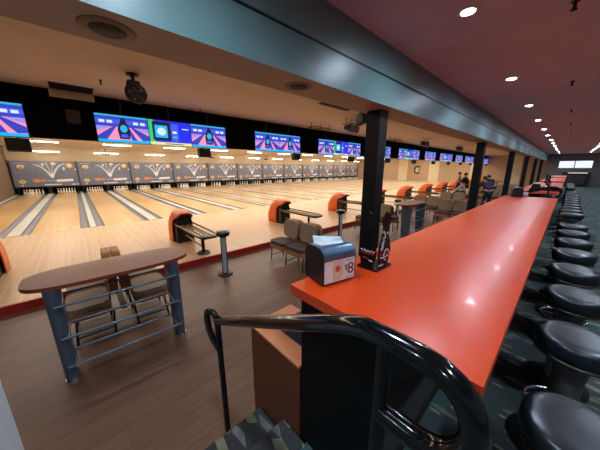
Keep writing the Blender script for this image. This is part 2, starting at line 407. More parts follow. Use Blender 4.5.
d0 = dispenser((-.797, .950, ZB), math.radians(-12), 'black napkin dispenser with a printed price card on the near orange counter corner')
def pin_profile(h):
    """half width of a bowling pin at height h (0..1)"""
    pts = [(0, .13), (.05, .145), (.3, .2), (.42, .165), (.58, .1), (.66, .085), (.74, .088), (.86, .125), (.94, .1), (.985, .05), (1, 0)]
    for (a, ra), (b, rb) in zip(pts, pts[1:]):
        if a <= h <= b:
            t = (h-a)/(b-a); t = t*t*(3-2*t) if 0 < a < .9 else t
            return ra+(rb-ra)*t
    return 0
def pin_outline(H, W, n=28):
    L = [(-pin_profile(k/n)/.2*W/2, H*k/n) for k in range(n+1)]; Rr = [(-x, z) for x, z in L[::-1]]
    return L+Rr[1:]
def pin_display(loc, rz, label):
    d = thing('table_sign', label, 'sign', loc, rz, 'pin shaped table signs')
    MB().prism([(-.07, -.085), (.06, -.085), (.065, -.08), (.065, .085), (-.07, .085)], 0, .012, 'z').build('base', 'black_gloss', d, bevel=.002)
    H = .335
    a = MB().prism([(x-.005, z+.012) for x, z in pin_outline(H, .115)], -.082, -.076, 'y').build('pin_panel', 'dark_laminate', d)
    b2 = MB().prism([(y, z+.012) for y, z in pin_outline(H, .14)], .052, .058, 'x').build('pin_panel', 'dark_laminate', d)
    def strokes(par, fixed, axis, spec):
        g = MB()
        for pts, wdt, mi in spec:
            P3 = [((u, fixed, v) if axis == 'y' else (fixed, u, v)) for u, v in pts]
            g.tube(P3, wdt, 6, m=mi)
        g.build('printed_design', ['mural_white', 'pin_red', 'shirt_grey'], par)
    wig = lambda u0, u1, z, a, n, ph=0: [(u0+(u1-u0)*k/n, z+a*math.sin(ph+k*1.9)) for k in range(n+1)]
    strokes(a, -.0825, 'y', [(wig(-.05, .042, .115, .009, 14), .0022, 0), (wig(-.05, .042, .10, .006, 14, 1), .002, 1), (wig(-.035, .0, .072, .006, 7), .002, 1), (wig(.005, .03, .06, .005, 6), .002, 0)])
    ring = [(.022+.03*math.cos(k*PI/8), .085+.034*math.sin(k*PI/8)) for k in range(13)]
    strokes(b2, .0585, 'x', [(ring, .003, 0), (wig(-.05, .055, .095, .012, 10), .0026, 1), (wig(-.045, .05, .075, .007, 9), .0024, 0),
                             ([(-.03, .235), (-.012, .22), (-.01, .2), (-.03, .19)], .006, 2), ([(-.02, .18), (-.035, .16), (-.03, .14), (-.045, .125)], .007, 2), ([(.012, .225), (.02, .215)], .005, 0), (wig(-.055, -.01, .03, .004, 5), .004, 2)])
    return d
pd0 = pin_display((-.712, 1.275, ZB), 0, 'black pin shaped double sign standing behind the near napkin dispenser')
dup(d0, (-.66, 6.82, ZB), 'dark napkin dispenser at the far end of the near orange counter', .2)
dup(d0, (-.52, 8.95, ZB), 'napkin dispenser on the near end of the second orange counter', .1)
dup(pd0, (-.38, 11.6, ZB), 'black pin shaped sign midway along the second orange counter', 0)
dup(pd0, (-.55, 14.3, ZB), 'black pin shaped sign toward the far end of the second counter', 0)
tr = thing('serving_tray', 'long black tray lying across the near end of the second counter', 'tray', (-.37, 9.35, ZB))
B(-.28, .28, -.16, .16, 0, .01).build('tray_bed', 'black_satin', tr)
fr = MB(); fr.box(-.28, .28, -.17, -.155, 0, .05).box(-.28, .28, .155, .17, 0, .05).box(-.29, -.28, -.17, .17, 0, .05).box(.28, .29, -.17, .17, 0, .05); fr.build('rim', 'black_gloss', tr)
o = MB().lathe([(.035, 0), (.04, .09), (.036, .095), (0, .095)], n=16).build('paper_cup', 'paper', loc=(-.53, 6.93, ZB)); tag(o, 'white cup beside the dark dispenser at the far counter end', 'cup')
# dark back counter under the windows
bc = thing('back_counter', 'dark counter with a lit strip under the bright windows', 'counter', (.42, 34.0, ZC))
B(-.8, .85, -.3, .35, 0, 1.25).build('body', 'black_satin', bc)
B(-.45, .75, -.31, -.30, 1.2, 1.25).build('lit_strip', 'counter_glow', bc)
B(-.83, .88, -.34, .36, 1.25, 1.29).build('worktop', 'black_gloss', bc)
B(-.6, -.05, -.315, -.3, .25, 1.0).build('door', 'dark_wall', bc); B(.05, .65, -.315, -.3, .25, 1.0).build('door', 'dark_wall', bc)

# ------------------------------------------------------------------ lanes
LW, WG, NG = 1.07, .66, PITCH-2*1.07-.66
lane_edges = []
for k in range(NP):
    yc = pair_y(k-1)
    lane_edges += [(yc-WG/2-LW, yc-WG/2), (yc+WG/2, yc+WG/2+LW)]
XL0 = PIT-1.5
def half_pipe(w, m='gutter'):
    g = MB(); n = 8; vs = []
    for x in (XL0, FOUL-.01):
        for j in range(n+1):
            a = PI*j/n; vs.append((x, -w/2*math.cos(a), -.005-.075*math.sin(a)))
    g.add(vs, [(j, j+1, n+2+j, n+1+j) for j in range(n)], 0, True); g.flat = True
    return g
proto_lane = None
lane_mb = B(XL0, FOUL-.004, -LW/2, LW/2, -.08, 0)
for i in range(7):
    yy = -LW/2+LW*(i+1)/8; xx = FOUL-3.7-(1.2-abs(i-3)*.38)
    lane_mb.prism([(xx, yy-.018), (xx-.16, yy), (xx, yy+.018)], .0002, .0012, 'z', 1)
for i, (a, b_) in enumerate(lane_edges):
    yc = (a+b_)/2
    ln = thing('bowling_lane', 'wooden bowling lane, %s counted from the brown side wall' % ORD[i], 'lane', (0, yc, 0), 0, 'bowling lanes')
    if proto_lane is None:
        proto_lane = (lane_mb.build('lane_surface', ['lane', 'seat_edge'], ln),)
    else:
        for q in proto_lane: c = q.copy(); COL.objects.link(c); c.parent = ln
    for side in (-1, 1):
        wide = (side == 1) == (i % 2 == 0)
        w = .2 if wide else .22
        g = half_pipe(w).build('gutter', 'gutter', ln); g.location = (0, side*(LW/2+w/2), 0)
for i in range(len(lane_edges)+1):
    if i == 0: y0, y1 = YL+.01, lane_edges[0][0]-.22
    elif i == len(lane_edges): y0, y1 = lane_edges[-1][1]+.22, lane_edges[-1][1]+.4
    else:
        w = .2 if i % 2 == 1 else .22
        y0, y1 = lane_edges[i-1][1]+w, lane_edges[i][0]-w
    lab = 'pale capping strip between lanes %d and %d' % (i, i+1) if 0 < i < len(lane_edges) else ('pale capping strip at the brown side wall' if i == 0 else 'pale capping strip past the last lane')
    o = B(XL0, FOUL-.02, y0, y1, -.09, .012).build('lane_divider', 'cap', bevel=.004)
    tag(o, lab, 'lane divider', 'lane cappings')
# floor past the last lane
struct('aisle_floor', B(XL0, FOUL, lane_edges[-1][1]+.41, YE, -.09, -.002), 'approach')

# pins
pin_h = .38
pm = MB()
prof = [(.0, 0)]+[(pin_profile(k/24)/.2*.0605, k/24*pin_h) for k in range(0, 25)]
pm.lathe(prof, n=14)
nf = 14
for fi in range(len(pm.f)):
    z = sum(pm.v[v][2] for v in pm.f[fi])/len(pm.f[fi])
    if .255 < z < .268 or .278 < z < .292: pm.m[fi] = 1
pin0 = None
spots = [('head pin', 0, 0), ('second row pin nearer the side wall', 1, -.5), ('second row pin farther from the side wall', 1, .5), ('third row pin nearer the side wall', 2, -1), ('middle third row pin', 2, 0), ('third row pin farther from the side wall', 2, 1),
         ('back row first pin', 3, -1.5), ('back row second pin', 3, -.5), ('back row third pin', 3, .5), ('back row fourth pin', 3, 1.5)]
for i, (a, b_) in enumerate(lane_edges):
    yc = (a+b_)/2
    for nm, r, off in spots:
        loc = (PIT+.62-r*.264, yc+off*.305, 0.001)
        if pin0 is None: pin0 = pin = pm.build('bowling_pin', ['pin', 'pin_red'])
        else: pin = pin0.copy(); COL.objects.link(pin)
        pin.location = loc
        tag(pin, 'white %s, %s lane from the side wall' % (nm, ORD[i]), 'bowling pin', 'bowling pins under the mural panels')

# masking units with murals
ZM0, ZM1 = .56, 2.34
def mural():
    g = MB(); W = PITCH; Hh = ZM1-ZM0
    def U(u): return -W/2+u*W
    def V(v): return ZM1-v*Hh
    lay = [0.004]
    def poly(pts, m): g.prism([(U(u), V(v)) for u, v in pts], .0, lay[0], 'x', m); lay[0] += .0006
    def strip(pts, w, m):
        q = [Vector((U(u), V(v))) for u, v in pts]; Lp = []; Rp = []
        for j, p in enumerate(q):
            t = q[min(j+1, len(q)-1)]-q[max(j-1, 0)]; t.normalize(); nn = Vector((-t.y, t.x))*(w[j] if isinstance(w, list) else w)
            Lp.append(p+nn); Rp.append(p-nn)
        for j in range(len(q)-1):
            g.prism([tuple(Lp[j]), tuple(Lp[j+1]), tuple(Rp[j+1]), tuple(Rp[j])], 0, lay[0], 'x', m)
        lay[0] += .0006
    def el(u, v, ru, rv, m, n=16): poly([(u+ru*math.cos(2*PI*k/n), v+rv*math.sin(2*PI*k/n)) for k in range(n)], m)
    curve = lambda p0, p1, p2, n=10: [((1-t)**2*p0[0]+2*t*(1-t)*p1[0]+t*t*p2[0], (1-t)**2*p0[1]+2*t*(1-t)*p1[1]+t*t*p2[1]) for t in [k/n for k in range(n+1)]]
    taper = [.02+.05*k/10 for k in range(11)]
    strip(curve((.33, .14), (.47, .16), (.565, .62)), taper, 0)
    strip(curve((.82, .1), (.68, .12), (.585, .62)), taper, 0)
    strip([(.52, .05), (.55, .3), (.575, .6)], .022, 0)
    strip([(.63, .08), (.6, .3), (.578, .6)], .018, 0)
    poly([(.53, .55), (.57, .48), (.62, .55), (.58, .7)], 1)
    strip(curve((.06, .1), (.14, .06), (.24, .1)), .012, 0); el(.15, .22, .055, .075, 2); el(.15, .25, .03, .04, 3)
    strip([(.135, .32), (.13, .68)], .014, 4); el(.13, .8, .05, .075, 2); el(.13, .8, .025, .04, 3)
    el(.88, .17, .06, .11, 3); el(.88, .17, .035, .065, 2); el(.97, .33, .012, .03, 1)
    poly([(.27, .77), (.3, .7), (.36, .7), (.4, .74), (.45, .72), (.48, .77), (.45, .82), (.4, .8), (.36, .85), (.3, .84)], 3)
    strip([(.48, .78), (.62, .78)], .018, 0)
    el(.47, .14, .022, .06, 2); el(.63, .1, .04, .05, 2); el(.78, .3, .018, .08, 0)
    poly([(.63, .74), (.9, .72), (.9, .82), (.63, .84)], 1)
    strip([(.72, .62), (.9, .6), (.93, .5), (.78, .48)], .012, 4); strip([(.25, .4), (.42, .36), (.44, .5)], .012, 4); strip([(.66, .45), (.7, .3), (.72, .4)], .01, 4)
    poly([(.43, .92), (.7, .92), (.7, .96), (.43, .96)], 1); poly([(.1, .93), (.13, .93), (.13, .97), (.1, .97)], 1); poly([(.86, .93), (.93, .93), (.93, .97), (.86, .97)], 1); poly([(.96, .92), (.985, .92), (.985, .97), (.96, .97)], 1)
    return g
mk0 = None
for k in range(NP):
    lab = 'grey mural panel over lanes %d and %d from the side wall' % (2*k+1, 2*k+2)
    yc = pair_y(k-1)
    if mk0 is None:
        mk0 = thing('masking_unit', lab, 'mural panel', (PIT, yc, 0), 0, 'mural panels above the pins')
        B(-.1, 0, -PITCH/2+.02, PITCH/2-.02, ZM0, ZM1).build('panel', 'mural', mk0)
        mural().build('mural_print', ['mural_line', 'mural_white', 'mural_cream', 'mural_orange', 'mural_dim'], mk0)
        for s in (-1, 1): B(-.12, .03, s*(PITCH/2-.03)-.03, s*(PITCH/2-.03)+.03, ZM0-.04, ZM1+.02).build('divider_post', 'mask_edge', mk0)
        B(-.02, .02, -PITCH/2+.06, PITCH/2-.06, ZM0-.05, ZM0).build('bottom_rail', 'mask_edge', mk0)
        for y, w in ((-PITCH/2+NG/4, NG/2-.24), (0, WG-.44), (PITCH/2-NG/4, NG/2-.24)):
            B(-1.4, -.02, y-max(w, .04)/2, y+max(w, .04)/2, .015, ZM0-.05).build('kickback', 'black', mk0)
    else: dup(mk0, (PIT, yc, 0), lab)

# ------------------------------------------------------------------ ball returns
def ball_return(loc, label):
    r = thing('ball_return', label, 'ball return', loc, 0, 'orange ball returns on the approach')
    g = MB(); NS, NT = 12, 20; vs = []
    def hw(x): return .25*(1-max(0, (-.25-x)/.2)**2*.25)
    def hh(x):
        if x < .02: q = (.02-x)/.47; return .81*(1-.45*q*q)
        return .81-.07*((x-.02)/.4)**2
    for a in range(NS+1):
        for b in range(NT+1):
            t = PI*b/NT; c, sn = math.cos(t), math.sin(t)
            zr = abs(sn)**.62
            q = min(1, max(0, (zr-.62)/.33)); q = q*q*(3-2*q); xf = .09+.32*q
            x = -.45+(xf+.45)*a/NS
            vs.append((x, hw(x)*math.copysign(abs(c)**.5, c), hh(x)*zr))
    n1 = NT+1
    g.add(vs, [(a*n1+b, a*n1+b+1, (a+1)*n1+b+1, (a+1)*n1+b) for a in range(NS) for b in range(NT)], 0, True)
    g.add([vs[b] for b in range(n1)], [tuple(range(n1))], 0)
    hd = g.build('hood', 'orange', r); md = hd.modifiers.new('s', 'SOLIDIFY'); md.thickness = .018; md.offset = -1
    g = MB(); ar = [(.205*math.copysign(abs(math.cos(PI*b/NT))**.5, math.cos(PI*b/NT)), .70*abs(math.sin(PI*b/NT))**.62) for b in range(NT+1)]
    g.prism(ar, -.1, .29, 'x'); g.build('mouth', 'black_satin', r, bevel=.01)
    loop = [(.12, -.20, .475), (1.0, -.20, .472), (1.68, -.20, .465), (1.81, -.17, .462), (1.88, -.08, .46), (1.88, .08, .46), (1.81, .17, .462), (1.68, .20, .465), (1.0, .20, .472), (.12, .20, .475)]
    MB().tube(loop, .021, 10).build('outer_rail', 'rail_metal', r)
    b = MB(); b.box(.26, 1.72, -.15, -.03, .41, .44); b.box(.26, 1.72, .03, .15, .41, .44); b.build('ball_track', 'tray', r)
    B(1.62, 1.83, -.16, .16, .41, .452).build('end_plate', 'black_satin', r, bevel=.01)
    MB().tube([(.26, -.08, .45), (1.7, -.08, .45)], .012, 8).tube([(.26, .08, .45), (1.7, .08, .45)], .012, 8).build('inner_rail', 'rail_metal', r)
    MB().tube([(1.42, 0, .02), (1.42, 0, .41)], .035, 12).build('post', 'black_satin', r)
    MB().tube([(1.42+.11*math.cos(k*PI/8), .13*math.sin(k*PI/8), .02) for k in range(16)], .018, 8, True).tube([(1.42, -.13, .02), (1.42, .13, .02)], .014, 8).tube([(1.31, 0, .02), (1.53, 0, .02)], .014, 8).build('foot', 'rail_metal', r)
    MB().tube([(.26, 0, .18), (1.42, 0, .14)], .02, 8).build('floor_pipe', 'tray', r)
    return r
names = ['at the near side wall, partly out of view', 'behind the foreground shelf table', 'behind the first olive bench', 'behind the second round pedestal'] + ['%s along the approach' % ORD[k] for k in range(4, NP)]
BRY = [1.83+3.25*(k-1) for k in range(NP)]
br0 = ball_return((-6.57, BRY[0], 0), 'orange hooded ball return '+names[0])
for k in range(1, NP): dup(br0, (-6.57, BRY[k], 0), 'orange hooded ball return '+names[k])

# ------------------------------------------------------------------ pedestals by the step
def pedestal(loc, label):
    p = thing('pedestal_stand', label, 'pedestal', loc, 0, 'round headed pedestals by the red step')
    MB().lathe([(.135, 0), (.135, .018), (.065, .03)], n=28).build('base', 'black_satin', p)
    MB().lathe([(.055, .02), (.055, .73)], n=20).build('pole', 'black_satin', p)
    B(.04, .059, -.036, .036, .04, .72).build('chrome_strip', 'pale_metal', p, bevel=.006).rotation_euler = (0, 0, -.42)
    MB().lathe([(.07, .735), (.12, .755), (.128, .80), (.12, .825), (.0, .83)], n=28).build('head', 'black_gloss', p)
    MB().lathe([(.0, .83), (.085, .83), (.085, .838), (0, .84)], n=24).build('dial_plate', 'steel_blue', p)
    return p
p0 = pedestal((-4.06, 1.81, ZF), 'round headed black pedestal standing between the shelf table and the olive bench')
dup(p0, (-4.03, 5.2, ZF), 'round headed black pedestal in front of the orange hood beyond the olive bench')
dup(p0, (-4.03, 8.55, ZF), 'round headed black pedestal beyond the farther shelf table')

# ------------------------------------------------------------------ shelf tables (ball racks)
def rack(loc, label, L=1.36):
    r = thing('ball_rack_table', label, 'rack', loc, 0, 'ball racks with table tops')
    out = []
    hw, hl = .285, L/2
    for k in range(48):
        a = 2*PI*k/48; c, s = math.cos(a), math.sin(a)
        out.append((hw*math.copysign(abs(c)**.6, c), hl*math.copysign(abs(s)**.6, s)))
    MB().prism(out, .925, .96, 'z', 0, 1).build('table_top', ['slab', 'slab_edge'], r, bevel=.006)
    hy = L/2-.195
    for s in (-1, 1):
        stad = lambda r, x0, x1: [(x1+r*math.cos(-PI/2+PI*k/10), r*math.sin(-PI/2+PI*k/10)) for k in range(11)]+[(x0+r*math.cos(PI/2+PI*k/10), r*math.sin(PI/2+PI*k/10)) for k in range(11)]
        a, b = stad(.043, .07, .22), stad(.055, .03, .215); n = len(a)
        g = MB(); g.add([(x, s*hy+y, .012) for x, y in a]+[(x, s*hy+y, .926) for x, y in b], [(k, (k+1) % n, n+(k+1) % n, n+k) for k in range(n)]+[tuple(range(n))[::-1], tuple(range(n, 2*n))], 0, True)
        lg = g.build('leg', 'slate_metal', r); md = lg.modifiers.new('e', 'EDGE_SPLIT'); md.split_angle = .7
        MB().prism([(x, s*hy+y) for x, y in stad(.049, .068, .222)], 0, .014, 'z').build('foot', 'chrome', r)
    for z in (.80, .49, .20):
        f = MB()
        for x, dz in ((.31, -.015), (.05, .0), (.17, -.02)):
            if x == .17: continue
            f.tube([(x, -hy, z+dz), (x, hy, z+dz)], .012, 10)
        for s in (-1, 1): f.tube([(.05, s*(hy-.05), z), (.31, s*(hy-.05), z-.015)], .011, 8)
        f.build('shelf_rail', 'steel_blue', r)
    return r
rk = rack((-3.06, .17, ZF), 'brown topped ball rack table standing in the near foreground')
dup(rk, (-3.02, 7.2, ZF), 'brown topped ball rack table beyond the black column')

# ------------------------------------------------------------------ back to back benches
def bench(loc, label, pad='seat_pad', edge='seat_edge', back='seat_back'):
    b = thing('gang_bench', label, 'bench', loc, 0, 'back to back bowling benches')
    def rounded(x0, x1, z0, z1, r):
        P = []
        for cx, cz, a0 in ((x1-r, z0+r, -90), (x1-r, z1-r, 0), (x0+r, z1-r, 90), (x0+r, z0+r, 180)):
            for k in range(6): a = math.radians(a0+90*k/5); P.append((cx+r*math.cos(a), cz+r*math.sin(a)))
        return P
    for s in (-1, 1):
        for x in (-.265, .265):
            o = MB().prism(rounded(x-.25, x+.25, .12, .50, .09), .385, .45, 'z', 0).build('seat', pad, b, bevel=.025, seg=3)
            if s < 0: o.rotation_euler = (0, 0, PI)
            o2 = MB().prism(rounded(x-.255, x+.255, .115, .505, .09), .30, .387, 'z').build('seat_shell', edge, b, bevel=.02)
            if s < 0: o2.rotation_euler = (0, 0, PI)
            k = MB().prism(rounded(x-.225, x+.225, .47, .85, .11), .0, .06, 'y').build('backrest', back, b, bevel=.015)
            k2 = MB().prism(rounded(x-.23, x+.23, .46, .855, .115), -.025, .0, 'y').build('back_shell', edge, b)
            for q in (k, k2):
                q.location = (0, s*.075, 0); q.rotation_euler = (.05, 0, 0 if s > 0 else PI)
        for x in (-.5, .0, .5):
            MB().tube([(x, s*.46, .01), (x, s*.43, .33), (x, s*.1, .33), (x, s*.12, .01)], .014, 8).tube([(x, s*.45, .1), (x, s*.12, .1)], .01, 8).build('leg', 'black_satin', b)
    B(-.5, .5, -.03, .03, .29, .34).build('beam_bar', 'black_satin', b)
    return b
b0 = bench((-3.60, 3.36, ZF), 'olive backed double bench with dark plum seats beside the near pedestal')
b1 = bench((-3.86, .19, ZF), 'back to back bench with taupe seats and tan shells behind the near ball rack', 'seat_taupe', 'seat_edge', 'seat_edge')
for loc, lab in (((-3.92, 6.95, ZF), 'olive double bench partly behind the black column and ball rack'), ((-3.75, 10.55, ZF), 'olive double bench just past the farther ball rack'),
                 ((-3.55, 13.1, ZF), 'olive double bench in front of the seated person'), ((-2.52, 9.75, ZF), 'olive double bench standing close behind the second black column'),
                 ((-2.36, 16.4, ZF), 'olive double bench behind the person in dark purple'), ((-3.6, 20.2, ZF), 'olive double bench past the standing people'), ((-2.52, 19.4, ZF), 'olive double bench beside the fourth black column')):
    dup(b0, loc, lab)

# ------------------------------------------------------------------ screens
def screen_mesh(kind, W, H):
    g = MB(); lay = [.002]
    def P(pts, m): g.prism([(-W/2+u*W, H*v) for u, v in pts], 0, lay[0], 'x', m); lay[0] += .0004
    R_ = lambda u0, u1, v0, v1, m: P([(u0, v0), (u1, v0), (u1, v1), (u0, v1)], m)
    names = ['tv_sky', 'tv_cyan', 'tv_pink', 'tv_blue', 'tv_navy', 'tv_teal', 'tv_green', 'tv_yellow', 'tv_deep', 'tv_white', 'tv_lilac']
    if kind == 'lane':
        R_(0, 1, 0, 1, 2); R_(0, 1, .58, 1, 3); R_(0, 1, .68, .84, 0)
        for u in (.06, .2, .7, .84): R_(u, u+.1, .7, .8, 9)
        R_(0, 1, .94, 1, 5)
        P([(0, .58), (.3, .58), (.1, .45), (0, .42)], 10); P([(1, .58), (.72, .58), (.9, .45), (1, .42)], 10)
        P([(.3, .58), (.36, .58), (.16, .1), (.0, .1), (.0, .22)], 3); P([(.64, .58), (.7, .58), (1, .3), (1, .12), (.86, .1)], 3); P([(.56, .58), (.6, .58), (.74, .1), (.64, .1)], 3)
        P([(.4, .14), (.38, .5), (.43, .72), (.47, .9), (.53, .9), (.57, .72), (.62, .5), (.60, .14)], 4)
        P(disc2(.5, .52, .07, .14), 5); P([(.42, .2), (.58, .2), (.56, .32), (.44, .32)], 0)
        R_(0, 1, 0, .1, 1)
    else:
        R_(0, 1, 0, 1, 8); R_(0, .12, 0, 1, 6); R_(.08, .5, .2, .94, 4); R_(.13, .42, .3, .8, 5); P(disc2(.28, .55, .1, .16), 9); R_(.5, .68, .15, .9, 0); R_(.54, .64, .5, .6, 9); R_(.54, .64, .3, .4, 5)
        R_(.78, .95, .7, .74, 9); R_(0, 1, 0, .12, 7); R_(.35, .8, .04, .07, 4)
    return g, names
TW, TH = .95, .565
XT = -6.86
def make_tv(kind, loc, label):
    t = thing('tv_screen', label, 'screen', loc, 0, 'score screens hanging over the approach')
    B(-.06, -.001, -TW/2-.008, TW/2+.008, -.01, TH+.01).build('housing', 'black_satin', t)
    g, nm = screen_mesh(kind, TW, TH); g.build('display', nm, t)
    MB().tube([(-.075, 0, .3), (-.075, 0, ZH-2.40)], .02, 8).build('mount_pole', 'black_satin', t)
    return t
tvp = {}
for k in range(-1, NP-1):
    yc = 1.92+3.4*k
    lst = [('lane', -.483), ('lane', .483)] if k % 2 else [('lane', -.966), ('info', 0), ('lane', .966)]
    for j, (kind, off) in enumerate(lst):
        where = 'first group of screens, near the side wall' if k == -1 else '%s group of screens from the side wall' % ORD[k+1]
        pos = {('lane', 0): 'starting', ('info', 1): 'blue and green information', ('lane', 1): 'ending', ('lane', 2): 'ending'}[(kind, j)]
        lab = '%s screen in the %s' % (pos, where)
        loc = (XT, yc+off, 2.385)
        if kind not in tvp: tvp[kind] = make_tv(kind, loc, lab)
        else: dup(tvp[kind], loc, lab)
    sp_lab = 'black box speaker hanging below the %s group of screens' % ORD[k+1]
    loc = (XT-.02, yc+.80, 2.12)
    if k == -1:
        sp0 = thing('hanging_loudspeaker', sp_lab, 'speaker', loc, 0, 'black speakers under the screens')
        MB().prism([(-.1, 0), (.06, .02), (.08, .235), (-.1, .235)], -.15, .15, 'y').build('cabinet', 'black', sp0, bevel=.008)
        MB().prism([(.064, .03), (.084, .225), (.07, .225), (.05, .03)], -.135, .135, 'y').build('grille', 'black_satin', sp0)
        MB().tube([(-.09, 0, .2), (-.09, 0, .35)], .015, 8).build('bracket', 'black_satin', sp0)
    else: dup(sp0, loc, sp_lab)

# ------------------------------------------------------------------ fluorescent strips over the lanes
def strip(loc, L, label, group):
    s = thing('ceiling_strip_light', label, 'light', loc, 0, group)
    B(-.018, .018, -L/2, L/2, 0, .05).build('housing', 'white_plastic', s)
    MB().tube([(0, -L/2+.02, -.012), (0, L/2-.02, -.012)], .013, 10).build('tube', 'strip', s)
    return s
s1 = s2 = None
for k in range(-1, NP-1):
    yc = pair_y(k)
    l1 = 'lit strip light on the ceiling over lanes %d and %d' % (2*k+3, 2*k+4)
    s1 = dup(s1, (-19.7, yc+.4, ZH-.05), l1) if s1 else strip((-19.7, yc+.4, ZH-.05), 1.45, l1, 'ceiling strip lights over the lanes')
    l2 = 'lit strip light close above the mural over lanes %d and %d' % (2*k+3, 2*k+4)
    s2 = dup(s2, (-24.9, yc+.2, 2.98), l2) if s2 else strip((-24.9, yc+.2, 2.98), 1.5, l2, 'strip lights above the murals')
# area lamps added in rows over the lanes; the nearer rows have no strips
def area(name, loc, sx, sy, power, col, rot=(0, 0, 0)):
    l = bpy.data.lights.new(name, 'AREA'); l.shape = 'RECTANGLE'; l.size = sx; l.size_y = sy; l.energy = power; l.color = col
    o = bpy.data.objects.new(name, l); COL.objects.link(o); o.location = loc; o.rotation_euler = rot; return o
WARM = (1.0, .90, .76)
LANE_P = 1
area('lane_light', (-9.2, 16.5, ZH-.03), .3, 39, 1000*LANE_P, WARM)
area('lane_light', (-14, 16.5, ZH-.03), .3, 39, 1050*LANE_P, WARM)
area('lane_light', (-19.7, 16.5, ZH-.09), .3, 39, 850*LANE_P, WARM)
area('lane_light', (-24.0, 16.5, ZH-.09), .2, 39, 420*LANE_P, WARM, (0, .35, 0))
# fill lamp added over the seating area, without a fixture
area('seating_fill', (-4.3, 16, ZH-.03), .5, 38, 260, (1, .82, .64))

# ------------------------------------------------------------------ concourse downlights
dl0 = None
DLY = [2.8+2.43*k for k in range(-2, 13)]
n_ = 0
for row, X in enumerate((-.845, .98)):
    for k, y in enumerate(DLY):
        if row == 0: lab = ('%s round ceiling downlight behind the near railing' % ('farther', 'closer')[k]) if k < 2 else '%s round downlight from the railing in the row over the orange counters' % ORD[k-2]
        else: lab = '%s round downlight from the end wall in the row over the carpet walkway' % ORD[len(DLY)-1-k]
        if dl0 is None:
            dl0 = thing('downlight', lab, 'light', (X, y, ZP), 0, 'round downlights in the plum ceiling')
            MB().lathe([(.055, -.006), (.085, -.006), (.085, 0.0), (.055, 0.0), (.055, -.006)], n=24).build('trim_ring', 'white_plastic', dl0)
            MB().lathe([(0, -.004), (.055, -.004), (.055, -.001), (0, -.001)], n=24).build('lens', 'downlight', dl0)
        else: dup(dl0, (X, y, ZP), lab)
        l = bpy.data.lights.new('downlight_beam', 'SPOT'); l.energy = 120; l.spot_size = math.radians(168); l.spot_blend = 1.0; l.color = (.64, .82, 1.0); l.shadow_soft_size = .07
        o = bpy.data.objects.new('downlight_beam', l); COL.objects.link(o); o.location = (X, y, ZP-.02)

# sprinklers on the concourse ceiling
sp = None
for k, y in enumerate((3.3, 6.1, 8.9, 11.6, 14.4, 17.2)):
    lab = '%s small sprinkler head on the plum ceiling counting away from the railing' % ORD[k]
    if sp is None:
        sp = thing('ceiling_sprinkler', lab, 'sprinkler', (-.2, y, ZP), 0, 'sprinklers on the plum ceiling')
        MB().lathe([(.03, -.006), (.03, 0)], n=16).build('escutcheon', 'grille', sp)
        MB().tube([(0, 0, 0), (0, 0, -.06)], .012, 8).lathe([(.022, -.066), (.022, -.058)], n=12).build('nozzle', 'black', sp)
    else: dup(sp, (-.2, y, ZP), lab)
for k, (x, y) in enumerate(((-5.74, .57), (-6.79, 2.67))):
    s = dup(sp, (x, y, ZH), 'small sprinkler head on the tan ceiling %s' % ('by the grille box' if k == 0 else 'past the round fan')); s['group'] = 'sprinklers on the tan ceiling'

# soffit speakers
cs = None
for k, (x, y) in enumerate(((-1.81, .25), (-1.80, 1.63), (-1.81, 8.0), (-1.81, 14.2))):
    lab = 'round ceiling speaker in the brown soffit, %s along the beam' % ORD[k]
    if cs is None:
        cs = thing('ceiling_speaker', lab, 'speaker', (x, y, 2.55), 0, 'round speakers in the soffit')
        MB().lathe([(.085, -.006), (.125, -.004), (.13, 0), (.085, 0), (.085, -.006)], n=28).build('rim', 'speaker_rim', cs)
        MB().lathe([(0, -.005), (.088, -.005), (.088, -.001), (0, -.001)], n=28).build('grille', 'grille', cs)
    else: dup(cs, (x, y, 2.55), lab)

# grille box near the valance
vb = thing('vent_box', 'tan ceiling box with a dark grille beside the black masking band', 'vent', (-6.62, .2, ZH))
B(-.30, -.25, -.33, .33, -.15, 0).build('lip_board', 'hall_ceiling', vb)
B(-.24, .2, -.31, .31, -.012, 0).build('grille', 'grille', vb)
g = MB()
for k in range(7): g.box(-.22+.06*k, -.19+.06*k, -.3, .3, -.02, -.012)
g.build('slats', 'black', vb)
sl = thing('slot_vent', 'long narrow dark slot vent on the tan ceiling near the beam', 'vent', (-4.18, 5.0, ZH))
B(-.07, .07, -.55, .55, -.012, 0).build('frame', 'grille', sl); B(-.04, .04, -.5, .5, -.016, -.011).build('slot', 'black', sl)

# round fan hanging from the ceiling
fn = thing('ceiling_fan', 'round black caged fan hanging from the tan ceiling', 'fan', (-5.05, .93, ZH))
MB().lathe([(.09, -.02), (.09, 0)], n=20).tube([(0, 0, 0), (0, 0, -.12)], .03, 10).build('mount', 'black_satin', fn)
B(-.1, .06, -.09, .09, -.2, -.1).build('motor', 'black', fn, bevel=.02)
cage = MB(); Rf = .142; cz = -.28
ax = Vector((.6, -.28, -.25)).normalized(); e1 = ax.orthogonal().normalized(); e2 = ax.cross(e1)
C0 = Vector((0, .02, cz))
for q in (-.06, .06):
    for rr in (.04, .07, .10, .128, Rf):
        cage.tube([C0+ax*q*(1.5-rr*3)+e1*rr*math.cos(k*PI/12)+e2*rr*math.sin(k*PI/12) for k in range(24)], .006, 6, True)
    for k in range(24):
        a = k*PI/12; d = e1*math.cos(a)+e2*math.sin(a)
        cage.tube([C0+ax*q*1.4+d*.02, C0+ax*q*1.2+d*.1, C0+ax*q*.95+d*Rf], .004, 5)
cage.tube([C0+e1*Rf*math.cos(k*PI/12)+e2*Rf*math.sin(k*PI/12) for k in range(24)], .02, 8, True)
cage.build('cage', 'black_satin', fn)
